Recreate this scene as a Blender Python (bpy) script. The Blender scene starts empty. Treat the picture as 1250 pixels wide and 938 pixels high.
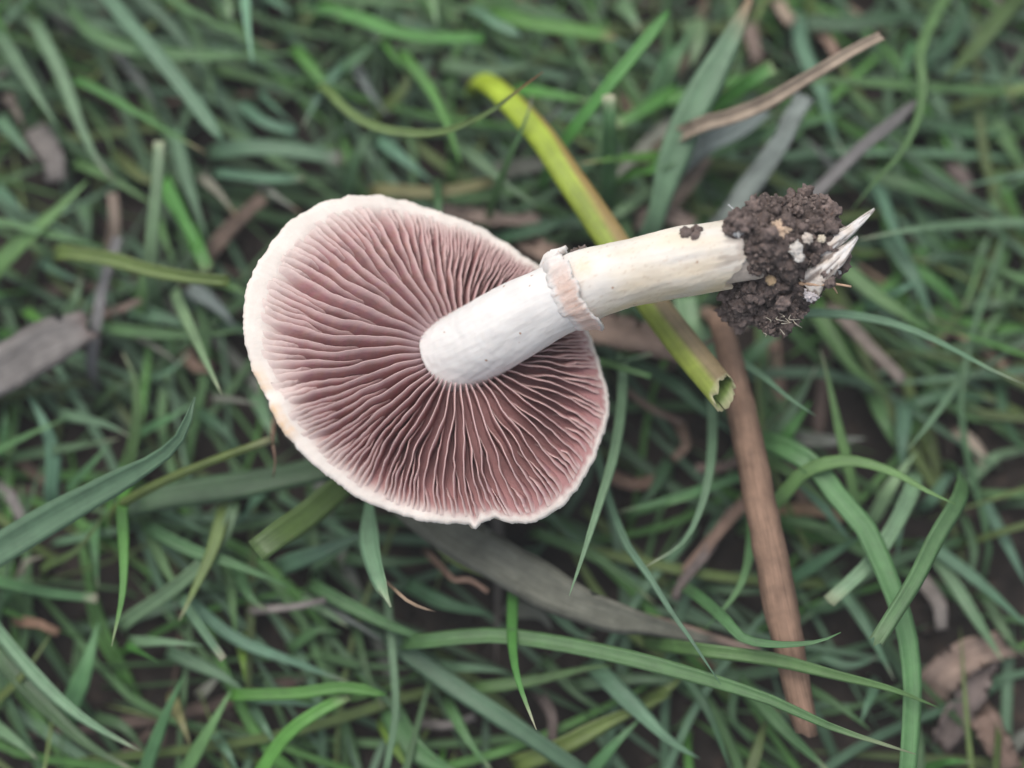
import bpy, math, random
from mathutils import Vector, Matrix, noise
R = math.radians
rng = random.Random(11)
scene = bpy.context.scene
col = scene.collection

# ------------------------------------------------------------------ camera, sky, sun, exposure
DIST, FOCUS_H, TILT = 0.19, 0.034, R(10)
LENS = 48.2
cam_d = bpy.data.cameras.new('camera'); cam = bpy.data.objects.new('camera', cam_d); col.objects.link(cam)
cam.location = (0, -DIST*math.sin(TILT), FOCUS_H + DIST*math.cos(TILT))
cam.rotation_euler = (TILT, 0, 0)
cam_d.lens = LENS; cam_d.sensor_width = 36; cam_d.clip_start = 0.005; cam_d.clip_end = 50
cam_d.dof.use_dof = True; cam_d.dof.focus_distance = 0.189; cam_d.dof.aperture_fstop = 4.7
scene.camera = cam
SUN_EL, SUN_AZ = R(62), R(-28)          # high behind thin cloud, from the upper left of the view
w = bpy.data.worlds.new('World'); scene.world = w; w.use_nodes = True
nt = w.node_tree; bg = nt.nodes['Background']
sky = nt.nodes.new('ShaderNodeTexSky'); sky.sky_type = 'NISHITA'; sky.sun_disc = False
sky.sun_elevation = SUN_EL; sky.sun_rotation = SUN_AZ; sky.air_density = 1.0; sky.dust_density = 3.0
hs = nt.nodes.new('ShaderNodeHueSaturation'); hs.inputs['Saturation'].default_value = 0.42
nt.links.new(sky.outputs[0], hs.inputs['Color']); nt.links.new(hs.outputs[0], bg.inputs['Color'])
bg.inputs['Strength'].default_value = 0.13
sd = bpy.data.lights.new('sun', 'SUN'); sd.energy = 1.2; sd.angle = R(40); sd.color = (1, 0.97, 0.93)
sun = bpy.data.objects.new('sun', sd); col.objects.link(sun); sun.location = (0, 0, 1)
sv = Vector((math.sin(SUN_AZ)*math.cos(SUN_EL), math.cos(SUN_AZ)*math.cos(SUN_EL), math.sin(SUN_EL)))
sun.rotation_euler = sv.to_track_quat('Z', 'Y').to_euler()
vs = scene.view_settings; vs.view_transform = 'Standard'; vs.look = 'None'; vs.gamma = 1; vs.exposure = 0.74
scene.render.engine = 'CYCLES'

# ------------------------------------------------------------------ helpers
FPX = 625*LENS/18.0
CAM = Vector(cam.location); ROT = Matrix.Rotation(TILT, 3, 'X')
PM = DIST/FPX                            # metres per photo pixel at the focal plane
def at(px, py, h):
    d = ROT @ Vector(((px-625)/FPX, -(py-469)/FPX, -1))
    return CAM + d*((h-CAM.z)/d.z)
def mpp(p):                              # metres per photo pixel at a point
    return (p-CAM).dot(ROT @ Vector((0, 0, -1)))/FPX
def tag(o, label=None, cat=None, group=None, kind=None):
    if label: o['label'] = label
    if cat: o['category'] = cat
    if group: o['group'] = group
    if kind: o['kind'] = kind
    return o
def mesh_obj(name, verts, faces, mat, parent=None, cols=None, uvw=None, smooth=True):
    me = bpy.data.meshes.new(name); me.from_pydata([tuple(v) for v in verts], [], faces)
    if smooth: me.polygons.foreach_set('use_smooth', [True]*len(me.polygons))
    if cols:
        a = me.attributes.new('tint', 'FLOAT_COLOR', 'POINT')
        a.data.foreach_set('color', [c for q in cols for c in (q[0], q[1], q[2], 1.0)])
    if uvw:
        a = me.attributes.new('uvw', 'FLOAT_VECTOR', 'POINT')
        a.data.foreach_set('vector', [c for q in uvw for c in q])
    me.update(); me.materials.append(mat)
    o = bpy.data.objects.new(name, me); col.objects.link(o)
    if parent: o.parent = parent
    return o
def lerp(a, b, t): return a+(b-a)*t
def mix(a, b, t): return tuple(x+(y-x)*t for x, y in zip(a, b))
def sstep(a, b, x):
    t = max(0, min(1, (x-a)/(b-a))); return t*t*(3-2*t)
def nz(x, y=0.0, z=0.0): return noise.noise(Vector((x, y, z)))
def catmull(pts, n):
    """n+1 evenly spaced samples on a Catmull-Rom curve"""
    P = [pts[0]*2-pts[1]]+pts+[pts[-1]*2-pts[-2]]
    dense = []
    for i in range(1, len(P)-2):
        for k in range(12):
            t = k/12; a, b, c, d = P[i-1], P[i], P[i+1], P[i+2]
            dense.append(0.5*((2*b)+(c-a)*t+(2*a-5*b+4*c-d)*t*t+(3*b-a-3*c+d)*t*t*t))
    dense.append(pts[-1].copy())
    L = [0]
    for i in range(1, len(dense)): L.append(L[-1]+(dense[i]-dense[i-1]).length)
    out = []; j = 0
    for k in range(n+1):
        s = L[-1]*k/n
        while j < len(L)-2 and L[j+1] < s: j += 1
        q = (s-L[j])/max(1e-9, L[j+1]-L[j])
        out.append(dense[j].lerp(dense[j+1], min(1, q)))
    return out, L[-1]

# ------------------------------------------------------------------ materials
def new_mat(name):
    m = bpy.data.materials.new(name); m.use_nodes = True
    return m, m.node_tree, m.node_tree.nodes['Principled BSDF']
def N(nt, t, **kw):
    n = nt.nodes.new(t)
    for k, v in kw.items(): setattr(n, k, v)
    return n
def noise_node(nt, vec, scale, detail=3, rough=.6):
    n = N(nt, 'ShaderNodeTexNoise'); n.inputs['Scale'].default_value = scale; n.inputs['Detail'].default_value = detail
    n.inputs['Roughness'].default_value = rough
    if vec: nt.links.new(vec, n.inputs['Vector'])
    return n
def maprange(nt, src, a, b, c, d):
    n = N(nt, 'ShaderNodeMapRange'); nt.links.new(src, n.inputs[0])
    for i, v in enumerate((a, b, c, d)): n.inputs[i+1].default_value = v
    return n.outputs[0]
def mulcol(nt, c, f):
    n = N(nt, 'ShaderNodeVectorMath', operation='SCALE'); nt.links.new(c, n.inputs[0]); nt.links.new(f, n.inputs['Scale'])
    return n.outputs[0]
def mixcol(nt, fac, a, b):
    n = N(nt, 'ShaderNodeMix', data_type='RGBA'); nt.links.new(fac, n.inputs[0])
    for i, v in ((6, a), (7, b)):
        if isinstance(v, tuple): n.inputs[i].default_value = (*v, 1)
        else: nt.links.new(v, n.inputs[i])
    return n.outputs[2]

def leaf_material(name, rough, spec, transl, streak, mottle):
    m, nt, b = new_mat(name)
    tint = N(nt, 'ShaderNodeAttribute', attribute_name='tint'); uvw = N(nt, 'ShaderNodeAttribute', attribute_name='uvw')
    tc = N(nt, 'ShaderNodeTexCoord')
    mp = N(nt, 'ShaderNodeMapping'); mp.inputs['Scale'].default_value = (9, .9, 1); nt.links.new(uvw.outputs['Vector'], mp.inputs['Vector'])
    st = noise_node(nt, mp.outputs[0], 1.6, 3, .7)
    mo = noise_node(nt, tc.outputs['Object'], 260, 4, .65)
    sp = noise_node(nt, tc.outputs['Object'], 1400, 2, .6)
    f1 = maprange(nt, st.outputs[0], .25, .75, 1-streak, 1+streak)
    f2 = maprange(nt, mo.outputs[0], .25, .75, 1-mottle, 1+mottle)
    c = mulcol(nt, mulcol(nt, tint.outputs['Color'], f1), f2)
    spk = maprange(nt, sp.outputs[0], .68, .76, 0, .35)
    c = mixcol(nt, spk, c, (.20, .15, .09))
    nt.links.new(c, b.inputs['Base Color'])
    b.inputs['Roughness'].default_value = rough; b.inputs['Specular IOR Level'].default_value = spec
    bp = N(nt, 'ShaderNodeBump'); bp.inputs['Strength'].default_value = .35; bp.inputs['Distance'].default_value = .0002
    nt.links.new(st.outputs[0], bp.inputs['Height']); nt.links.new(bp.outputs[0], b.inputs['Normal'])
    tr = N(nt, 'ShaderNodeBsdfTranslucent'); nt.links.new(c, tr.inputs['Color'])
    mx = N(nt, 'ShaderNodeMixShader'); mx.inputs[0].default_value = transl
    nt.links.new(b.outputs[0], mx.inputs[1]); nt.links.new(tr.outputs[0], mx.inputs[2])
    nt.links.new(mx.outputs[0], nt.nodes['Material Output'].inputs['Surface'])
    return m
M_LEAF = leaf_material('grass_leaf', .44, .5, .28, .26, .24)
M_DEAD = leaf_material('dead_leaf', .75, .2, .10, .5, .34)

def tint_material(name, rough, sss, bump, bscale, mott, mscale, stretch=None, spec=.3, radius=(.0012, .0007, .0005)):
    m, nt, b = new_mat(name)
    tint = N(nt, 'ShaderNodeAttribute', attribute_name='tint'); tc = N(nt, 'ShaderNodeTexCoord')
    vec = tc.outputs['Object']
    if stretch:
        uvw = N(nt, 'ShaderNodeAttribute', attribute_name='uvw'); mp = N(nt, 'ShaderNodeMapping')
        mp.inputs['Scale'].default_value = stretch; nt.links.new(uvw.outputs['Vector'], mp.inputs['Vector']); vec = mp.outputs[0]
    n1 = noise_node(nt, vec, bscale, 4, .65); n2 = noise_node(nt, tc.outputs['Object'], mscale, 4, .6)
    c = mulcol(nt, tint.outputs['Color'], maprange(nt, n2.outputs[0], .25, .75, 1-mott, 1+mott*.5))
    nt.links.new(c, b.inputs['Base Color'])
    b.inputs['Roughness'].default_value = rough; b.inputs['Specular IOR Level'].default_value = spec
    b.inputs['Subsurface Weight'].default_value = sss; b.inputs['Subsurface Radius'].default_value = radius
    b.inputs['Subsurface Scale'].default_value = 1.0
    bp = N(nt, 'ShaderNodeBump'); bp.inputs['Strength'].default_value = bump; bp.inputs['Distance'].default_value = .0003
    nt.links.new(n1.outputs[0], bp.inputs['Height']); nt.links.new(bp.outputs[0], b.inputs['Normal'])
    return m
M_CAP = tint_material('cap_flesh', .7, .15, .5, 900, .10, 240)
M_GILL = tint_material('gill_flesh', .75, .0, .3, 1500, .12, 500)
M_STEM = tint_material('stem_flesh', .66, .18, .15, 5, .12, 200, stretch=(2, 2, 2.2))
def add_specks(m, scale, lo, hi, colour):
    nt = m.node_tree; b = nt.nodes['Principled BSDF']; src = b.inputs['Base Color'].links[0].from_socket
    tc = N(nt, 'ShaderNodeTexCoord'); n = noise_node(nt, tc.outputs['Object'], scale, 1, .5)
    nt.links.new(mixcol(nt, maprange(nt, n.outputs[0], lo, hi, 0, .8), src, colour), b.inputs['Base Color'])
add_specks(M_STEM, 620, .735, .76, (.30, .17, .10))
M_RING = tint_material('ring_flesh', .75, .2, .8, 1400, .08, 600)
M_ROOT = tint_material('root_flesh', .8, .1, .9, 1500, .25, 500)
def soil_material(name, dark, light, scale):
    m, nt, b = new_mat(name); tc = N(nt, 'ShaderNodeTexCoord'); oi = N(nt, 'ShaderNodeObjectInfo')
    geo = N(nt, 'ShaderNodeNewGeometry'); v = geo.outputs['Position']
    n1 = noise_node(nt, v, scale, 6, .7); n2 = noise_node(nt, v, scale*4.5, 4, .7); n3 = noise_node(nt, v, scale*2.2, 2, .5)
    c = mixcol(nt, maprange(nt, n1.outputs[0], .35, .68, 0, 1), dark, light)
    c = mixcol(nt, maprange(nt, n2.outputs[0], .62, .74, 0, .55), c, (.42, .35, .29) if light[0] > .1 else (.12, .10, .08))
    c = mixcol(nt, maprange(nt, n3.outputs[0], .60, .70, 0, .5), c, (.22, .13, .085) if light[0] > .1 else (.06, .04, .03))
    c = mulcol(nt, c, maprange(nt, oi.outputs['Random'], 0, 1, .75, 1.3))
    nt.links.new(c, b.inputs['Base Color']); b.inputs['Roughness'].default_value = .92; b.inputs['Specular IOR Level'].default_value = .2
    bp = N(nt, 'ShaderNodeBump'); bp.inputs['Strength'].default_value = .9; bp.inputs['Distance'].default_value = .0006
    nt.links.new(n2.outputs[0], bp.inputs['Height']); nt.links.new(bp.outputs[0], b.inputs['Normal'])
    return m
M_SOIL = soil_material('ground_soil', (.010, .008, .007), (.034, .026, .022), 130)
M_GRIT = soil_material('grit_soil', (.10, .075, .065), (.42, .33, .29), 2200)
M_CLOD = soil_material('clod_soil', (.10, .077, .069), (.29, .222, .197), 900)

# ------------------------------------------------------------------ colours (albedo)
C = dict(g=(.088, .188, .066), bg=(.108, .205, .115), yg=(.15, .26, .04), dk=(.056, .122, .052), pale=(.165, .285, .16),
         br=(.080, .225, .040), grey=(.15, .16, .135), dry=(.21, .145, .11), brown=(.15, .108, .09), olive=(.115, .170, .045),
         straw=(.25, .24, .10), tan=(.34, .25, .175), lil=(.165, .145, .13))
TIP = dict(dryt=(.36, .25, .15), redt=(.28, .09, .04), palet=(.50, .47, .33), greyt=(.26, .22, .2))

# ------------------------------------------------------------------ ground
def ground_h(x, y):
    return .0022*nz(x*45, y*45, 3.1)+.0011*nz(x*160, y*160, 1.7)
def build_ground():
    ax = [-3, -1.5, -.8, -.4, -.25]+[(-.18+.36*i/180) for i in range(181)]+[.25, .4, .8, 1.5, 3]
    v = []; f = []; n = len(ax)
    for y in ax:
        for x in ax: v.append((x, y, ground_h(x, y)))
    for j in range(n-1):
        for i in range(n-1): f.append((j*n+i, j*n+i+1, j*n+n+i+1, j*n+n+i))
    tag(mesh_obj('ground', v, f, M_SOIL), 'dark bare soil under the lawn', None, None, 'structure')
build_ground()

# ------------------------------------------------------------------ grass blades
def blade_geo(pts, width, colr, tip='p', tipc=None, fold=.18, roll=0.0, twist=0.0, thick=.00013, crumple=0.0, nseg=22, seed=0,
              edge=.0, convex=False, basec=None, ragged=.0, wprof=None):
    """ribbon with a folded cross-section and real thickness. pts: world points base to tip; width in metres or list of (v,width)"""
    r = random.Random(seed)
    P, L = catmull(pts, nseg)
    V = []; F = []; K = []; U = []
    us = (-1, -.5, 0, .5, 1); ph = r.uniform(0, 50)
    for i in range(nseg+1):
        v = i/nseg
        T = (P[min(i+1, nseg)]-P[max(i-1, 0)]).normalized()
        side = T.cross(Vector((0, 0, 1)))
        side = side.normalized() if side.length > 1e-4 else Vector((1, 0, 0))
        a = roll+twist*(v-.5)+.12*math.sin(v*5+ph)
        side = Matrix.Rotation(a, 3, T) @ side
        nrm = side.cross(T).normalized()
        if wprof:
            for q in range(len(wprof)-1):
                if wprof[q][0] <= v <= wprof[q+1][0]:
                    wd = lerp(wprof[q][1], wprof[q+1][1], sstep(wprof[q][0], wprof[q+1][0], v))
        else:
            wd = width*(.75+.25*sstep(0, .3, v))
            if tip == 'p': wd *= max(.05, min(1, ((1-v)/.42))**.72)
            elif tip == 'r': wd *= max(.12, min(1, (1-v)/.10)**.5)
            else: wd *= lerp(1, .82, sstep(.5, 1, v))
        wd *= 1+.05*nz(v*9+ph, 7)
        hw = wd/2
        top = []; bot = []
        for u in us:
            fz = (abs(u)-.45)*fold*wd*(-1 if convex else 1)
            cr = crumple*wd*(nz(u*1.4+ph, v*6)+.6*nz(u*3+ph, v*17))
            q = P[i]+side*(u*hw*(1+(crumple*(.9*nz(v*22+u*9, ph)+.6*nz(v*60+u*9, ph)) if abs(u) > .9 else 0)))+nrm*(fz+cr)
            if i == nseg and ragged: q = q+T*ragged*wd*r.uniform(-1, 1)
            top.append(q)
        for u in (.5, 0, -.5):
            q = top[us.index(u)]-nrm*(thick*(1.0 if u else 1.8))
            bot.append(q)
        for k, q in enumerate(top+bot):
            V.append(q)
            u = us[k] if k < 5 else (.5, 0, -.5)[k-5]
            c = colr
            if basec: c = mix(basec, c, sstep(0, .3, v))
            c = mix(c, tuple(min(1, x*1.35) for x in c), (.45 if abs(u) < .1 else 0)*.5+(edge if abs(u) > .9 else 0))
            if tipc: c = mix(c, tipc, sstep(.87 if tip == 'p' else .93, 1.0, v+.03*nz(v*20+ph, u*2)))
            K.append(c); U.append((u+ph, v*L/.012+ph, ph))
    for i in range(nseg):
        for k in range(8):
            F.append((i*8+k, i*8+(k+1) % 8, i*8+8+(k+1) % 8, i*8+8+k))
    F.append((0, 7, 6, 5, 4, 3, 2, 1))
    e = nseg*8; F.append(tuple(e+k for k in range(8)))
    return V, F, K, U

LABELS = {}
def rooted(W, seed):
    """let the base of a blade run on down into the soil"""
    r = random.Random(seed+99)
    d = (W[0]-W[1]); d.z = 0
    d = d.normalized() if d.length > 1e-6 else Vector((1, 0, 0))
    g0 = W[0]; out = g0.z*.28+.0006
    a = g0+d*out*.75; a.z = g0.z*.62
    b = g0+d*out*1.25; b.z = -.002
    return [b, a]+W
KIND = dict(g='mid green', bg='blue green', yg='yellow green', dk='dark green', pale='pale green', br='bright green', olive='olive green',
            grey='grey', dry='pinkish dead', brown='brown dead', straw='straw coloured', tan='tan dead', lil='lilac grey')
NB = [0]
MARKS = [(60,620,'beside the broad ribbed blade'),(60,425,'by the broad withered leaf'),(250,340,'left of the cap'),(640,60,'above the yellow sheath'),(680,180,'beside the yellow sheath'),
 (850,430,'by the torn sheath end'),(960,100,'around the pinkish dry blade'),(1060,300,'beside the white root tip'),(1120,430,'right of the soil clod'),(860,110,'by the wide blue green blade'),
 (940,640,'along the brown stalk'),(980,850,'at the frayed end of the brown stalk'),(1100,760,'by the long wide blade'),(1200,840,'over the crumpled dead leaves'),
 (650,710,'along the grey dead leaf'),(690,860,'below the long sweeping blade'),(465,700,'by the small spear shaped leaf'),(350,640,'around the olive cut leaf'),
 (150,690,'below the bright hanging blade'),(450,200,'above the cap'),(560,150,'under the arching olive blade'),(1060,130,'along the long curving blade'),(760,560,'in the dark hollow beside the cap')]
def describe(o, mid, px, wpx, c, tip, tipc):
    wd = 'hair thin' if wpx < 11 else 'slender' if wpx < 15.5 else 'medium' if wpx < 20 else 'wide' if wpx < 27 else 'broad'
    L = sum(math.dist(px[i], px[i+1]) for i in range(len(px)-1))
    ln = 'short' if L < 75 else '' if L < 150 else 'long'
    bend = L/max(1, math.dist(px[0], px[-1]))
    sh = 'curved ' if bend > 1.035 else ''
    tp = 'with dry tip ' if tipc in ('dryt', 'greyt') else 'with pale tip ' if tipc == 'palet' else 'with blunt end ' if tip in 'cr' else ''
    mk = min(MARKS, key=lambda m: math.dist(m[:2], mid))[2]
    dead = c in ('dry', 'brown', 'tan', 'lil', 'grey')
    lb = ' '.join(('%s %s %s%s grass blade %s%s' % (ln, wd, sh, KIND[c], tp, mk)).split())
    if len(lb.split()) > 16: lb = lb.replace('with ', '', 1).replace('curved ', '')
    tag(o, lb, 'dead grass' if dead else 'grass blade', 'grass blades '+mk)
def blade(px, wpx, c, h, tip='p', tipc=None, label=None, root=True, hs=None, name=None, parent=None, **kw):
    """px: photo points base to tip, put at heights h (mm, one value or a (base, tip) pair)"""
    NB[0] += 1; seed = NB[0]*7+3; r = random.Random(seed)
    n = len(px)
    if hs is None:
        h0, h1 = h if isinstance(h, tuple) else (h*.75, h)
        hs = [lerp(h0, h1, i/(n-1))+ (1.6*math.sin(math.pi*i/(n-1)) if n > 2 else 0) for i in range(n)]
    hs = [q*(1-.45*sstep(1110, 1190, p[0])*(1 if q < 22 else 0)*sstep(760, 600, p[1])) for p, q in zip(px, hs)]
    W = [at(p[0], p[1], q/1000) for p, q in zip(px, hs)]
    wm = wpx*.9*mpp(W[n//2])
    if 'wprof' in kw: kw['wprof'] = [(a, b*.93*mpp(W[n//2])) for a, b in kw['wprof']]
    if root: W = rooted(W, seed)
    base = C[c]; j = r.uniform(.78, 1.25); hsf = r.uniform(-.12, .12)
    cc = (base[0]*j*(1+hsf), base[1]*j, base[2]*j*(1-hsf))
    dead = c in ('dry', 'brown', 'tan', 'lil', 'grey')
    kw.setdefault('roll', r.uniform(-.35, .35)); kw.setdefault('twist', r.uniform(-.5, .5)); kw.setdefault('fold', r.uniform(.08, .26))
    if dead: kw.setdefault('crumple', .10)
    if tipc is None and not dead and r.random() < .35: tipc = mix(cc, TIP['palet'], .5)
    elif isinstance(tipc, str): tipc = TIP[tipc]
    V, F, K, U = blade_geo(W, wm, cc, tip, tipc, seed=seed, **kw)
    nm = name or ('dead_grass_strand' if dead else 'grass_strand')
    o = mesh_obj(nm, V, F, M_DEAD if dead else M_LEAF, parent, K, U)
    if parent: return o
    if label: tag(o, label, 'dead grass' if dead else 'grass blade')
    else: describe(o, px[len(px)//2], px, wpx, c, tip, tipc)
    return o

CROPS = dict(A=(0, 0, 2.931), B=(400, 0, 2.976), Cc=(800, 0, 2.778), D=(0, 300, 2.931), E=(0, 600, 2.776), F=(400, 600, 2.776),
             G=(800, 600, 2.776), H=(900, 300, 2.931), I=(720, 380, 2.933), J=(640, 200, 2.717), Z=(0, 0, 1))
def traced(crop, rows):
    x0, y0, s = CROPS[crop]
    for row in rows:
        pts, wd, c, h = row[:4]; kw = dict(row[4]) if len(row) > 4 else {}
        blade([(x0+x/s, y0+y/s) for x, y in pts], wd/s, c, h, **kw)
P_ = dict
traced('A', [
 ([(380,-20),(440,60),(520,150),(620,270),(720,400),(800,510)],62,'bg',17,P_(tip='r')),
 ([(0,120),(60,220),(140,350),(210,460)],60,'bg',15),
 ([(130,90),(220,270),(280,430),(340,560),(410,650)],58,'bg',13,P_(tipc='greyt')),
 ([(280,290),(380,340),(480,400),(600,470),(740,550)],38,'br',16,P_(tipc='dryt')),
 ([(250,50),(330,120),(450,170),(600,195),(850,200),(1060,190)],58,'g',11),
 ([(600,-10),(700,50),(850,120),(990,170)],42,'g',15,P_(tipc='dryt')),
 ([(880,-30),(882,50),(890,120),(905,235)],46,'pale',19),
 ([(815,-20),(818,20),(825,70)],32,'pale',15,P_(tip='c')),
 ([(650,40),(710,150),(750,280),(765,400)],44,'g',8),
 ([(790,540),(900,530),(1050,540),(1220,570)],72,'bg',11,P_(tip='c',tipc='greyt')),
 ([(1060,180),(1110,240),(1170,310),(1240,390)],50,'br',10),
 ([(1230,230),(1150,330),(1080,460)],44,'bg',11),
 ([(870,380),(950,440),(1060,470)],50,'bg',8,P_(tip='c')),
 ([(940,340),(1000,400),(1060,450)],26,'bg',10),
 ([(540,960),(548,800),(563,650),(570,505)],54,'pale',18,P_(tip='c')),
 ([(590,660),(640,760),(690,850),(745,980)],66,'br',12),
 ([(630,480),(660,620),(700,740),(740,860)],56,'bg',9),
 ([(280,590),(400,640),(560,740)],40,'g',9),
 ([(0,430),(70,510),(130,580)],56,'bg',10),
 ([(-10,960),(100,850),(200,760),(315,645)],100,'g',11),
 ([(730,640),(790,700),(850,780)],42,'grey',10,P_(tipc='dryt')),
 ([(790,620),(950,640),(1090,640)],48,'bg',9,P_(tipc='palet',tip='r')),
 ([(740,920),(830,810),(945,705)],64,'dry',8,P_(tip='c')),
 ([(930,660),(1000,710),(1080,765)],30,'grey',9,P_(tipc='dryt')),
 ([(395,910),(410,800),(402,690)],52,'lil',9,P_(tip='c')),
 ([(300,750),(312,800),(320,860)],52,'bg',6),
 ([(0,680),(60,740),(110,790)],42,'bg',7),
 ([(130,470),(190,560),(205,650)],105,'lil',9,P_(tip='c',crumple=.2)),
 ([(420,190),(500,290),(560,390)],46,'grey',7),
 ([(1080,30),(1160,45),(1240,60)],42,'g',11),
 ([(960,-10),(1000,20),(1050,50)],52,'bg',11),
 ([(780,250),(900,280),(1000,300)],42,'g',7),
 ([(300,370),(380,480),(420,610)],26,'g',8),
 ([(30,350),(60,400),(85,460)],42,'lil',7),
 ([(570,800),(600,880),(630,960)],42,'g',8),
 ([(130,-10),(240,60),(300,130)],50,'dk',9),
 ([(0,20),(90,70),(190,170)],60,'dk',7),
 ([(420,560),(520,640),(640,660)],50,'olive',6),
 ([(1000,80),(1060,150),(1150,190)],40,'dk',6),
])
traced('B', [
 ([(-10,40),(120,70),(300,130),(565,142)],55,'br',13,P_(tip='c')),
 ([(540,40),(620,90),(705,135)],52,'bg',15,P_(tip='r')),
 ([(620,60),(760,90),(900,110),(1050,140)],60,'br',14,P_(tipc='dryt',tip='r')),
 ([(640,20),(720,30),(900,60)],42,'g',10),
 ([(0,330),(80,410),(200,470),(380,485),(500,450),(600,400),(690,330),(782,262)],40,'olive',(18,34),
   P_(tipc='redt',tip='p',label='olive curved grass blade with red brown tip, arching over the yellow sheath',fold=.3,roll=.2,twist=.2)),
 ([(880,490),(950,400),(1030,300),(1130,180),(1240,40)],52,'br',24,P_(label='bright green blade rising beside the folded cut blade',tip='r')),
 ([(1020,560),(1020,450),(1018,345)],66,'g',23,P_(tip='c',tipc='palet',fold=.4,roll=.1,twist=0,ragged=.12,label='short folded green blade with a pale cut top')),
 ([(640,625),(680,530),(722,430),(745,345)],32,'g',25,P_(tipc='greyt',label='small thin green blade pointing up across the yellow sheath')),
 ([(500,550),(590,620),(660,680),(772,757)],50,'bg',16),
 ([(280,210),(370,320),(420,420),(460,520),(487,615)],46,'br',16),
 ([(870,130),(920,220),(985,330)],46,'g',11),
 ([(720,330),(850,350),(970,372)],48,'br',12),
 ([(200,690),(400,700),(600,660)],52,'straw',11,P_(tip='c')),
 ([(400,690),(402,730),(405,790)],42,'dk',22,P_(tip='c')),
 ([(1260,570),(1140,572),(1020,580),(910,597)],46,'br',17,P_(tipc='dryt')),
 ([(1250,340),(1150,400),(1050,455)],60,'br',13,P_(tip='c')),
 ([(1250,180),(1200,270),(1150,370)],32,'g',11),
 ([(200,520),(290,590),(385,665)],52,'bg',9),
 ([(80,660),(110,560),(165,470)],60,'dk',8),
 ([(-10,300),(100,220),(205,125)],52,'g',9),
 ([(205,155),(235,200),(275,255)],42,'br',14),
 ([(90,225),(150,330),(225,430)],48,'grey',8),
 ([(420,775),(620,800),(770,805)],80,'dry',9,P_(tip='c',crumple=.2)),
 ([(640,860),(780,830),(930,775)],62,'dk',11),
 ([(1150,870),(1200,720),(1255,600)],52,'bg',14),
 ([(200,400),(280,320),(300,200)],52,'olive',9),
 ([(780,450),(830,410),(870,370)],28,'grey',12),
 ([(1070,20),(1110,70),(1140,120)],72,'bg',10),
 ([(380,0),(390,50),(398,105)],38,'pale',13),
 ([(-10,-10),(200,10),(445,20)],42,'g',9),
 ([(1260,450),(1130,560),(1030,660)],88,'grey',11),
 ([(440,240),(600,260),(760,230)],60,'bg',7),
 ([(640,620),(780,600),(900,640)],70,'grey',7),
 ([(640,0),(500,30),(380,10)],44,'g',8),
 ([(0,540),(80,600),(130,700)],40,'g',6),
 ([(1160,690),(1080,760),(1000,800)],60,'pale',7),
])
traced('Cc', [
 ([(0,745),(45,590),(110,410),(195,250),(270,110),(322,-5)],95,'pale',(14,24),P_(tipc='dryt',fold=.12,roll=.1,twist=.1,
   wprof=[(0,15),(.35,26),(.52,43),(.72,42),(.88,28),(1,8)],label='wide pale blue green blade crossed by a pinkish dry blade')),
 ([(150,425),(260,395),(380,345),(480,285),(590,220),(680,165),(768,122)],45,'tan',(22,31),P_(tip='c',ragged=.2,fold=.35,crumple=.12,root=True,
   wprof=[(0,10),(.3,20),(.55,21),(.8,17),(1,13)],label='pinkish dry curled blade lying across a wide blue green blade',roll=.2,twist=.3)),
 ([(240,740),(330,620),(420,490),(475,380),(510,325)],90,'grey',17,P_(tip='c',fold=.12,label='broad grey withered blade standing behind the soil clod',ragged=.15,edge=.3)),
 ([(500,700),(600,600),(700,500),(800,420),(892,338)],48,'lil',18,P_(tip='r',crumple=.04,basec=(.2,.26,.1),label='narrow lilac grey blade slanting up from the soil clod')),
 ([(990,-20),(930,90),(895,190),(907,280),(890,400),(830,520),(740,620),(668,712)],46,'g',21,P_(label='long green blade curving down towards the white root tip',fold=.25)),
 ([(1240,-20),(1150,80),(1070,180),(983,268)],72,'olive',19,P_(fold=.25)),
 ([(1260,316),(900,295),(600,275),(380,292)],42,'g',13),
 ([(480,50),(500,170),(560,300),(600,450),(650,540)],70,'bg',8),
 ([(-10,365),(80,330),(200,290),(405,250)],50,'br',12),
 ([(260,320),(330,270),(402,228)],62,'br',16,P_(tip='c')),
 ([(1260,755),(1100,760),(900,775),(690,812)],37,'pale',18),
 ([(200,515),(330,470),(470,430),(650,378)],62,'g',11),
 ([(85,555),(180,490),(300,430),(370,375)],100,'grey',14,P_(tip='c')),
 ([(-10,335),(60,220),(135,75)],62,'g',9),
 ([(130,80),(140,150),(120,230)],100,'pale',8),
 ([(-60,590),(0,570),(92,528)],62,'br',17,P_(tip='c')),
 ([(30,725),(110,620),(175,530)],80,'lil',9,P_(tip='c')),
 ([(595,560),(550,510),(515,470)],32,'grey',9),
 ([(740,600),(860,630),(1000,680),(1150,740)],62,'dk',8),
 ([(870,150),(850,220),(835,290)],44,'g',9),
 ([(500,80),(650,82),(780,65),(970,40)],62,'dk',8),
 ([(750,630),(800,760),(865,890)],64,'bg',10),
 ([(1085,900),(1110,850),(1135,790)],34,'bg',10),
 ([(420,15),(440,50),(470,80)],62,'tan',9,P_(tip='c',crumple=.2)),
 ([(320,100),(335,160),(345,215)],62,'dry',9,P_(tip='c',crumple=.2)),
 ([(570,120),(600,160),(620,220)],50,'dry',8,P_(tip='c',crumple=.2)),
 ([(1000,560),(1050,620),(1030,700)],60,'brown',6,P_(tip='c',crumple=.2)),
 ([(930,420),(1080,450),(1260,440)],60,'dk',7),
 ([(1100,380),(1180,460),(1260,600)],60,'g',7),
 ([(930,200),(1010,120),(1060,0)],60,'dk',7),
 ([(950,330),(1020,480),(1060,600)],50,'bg',6),
 ([(1160,600),(1150,700),(1180,820)],44,'g',8),
])
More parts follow.
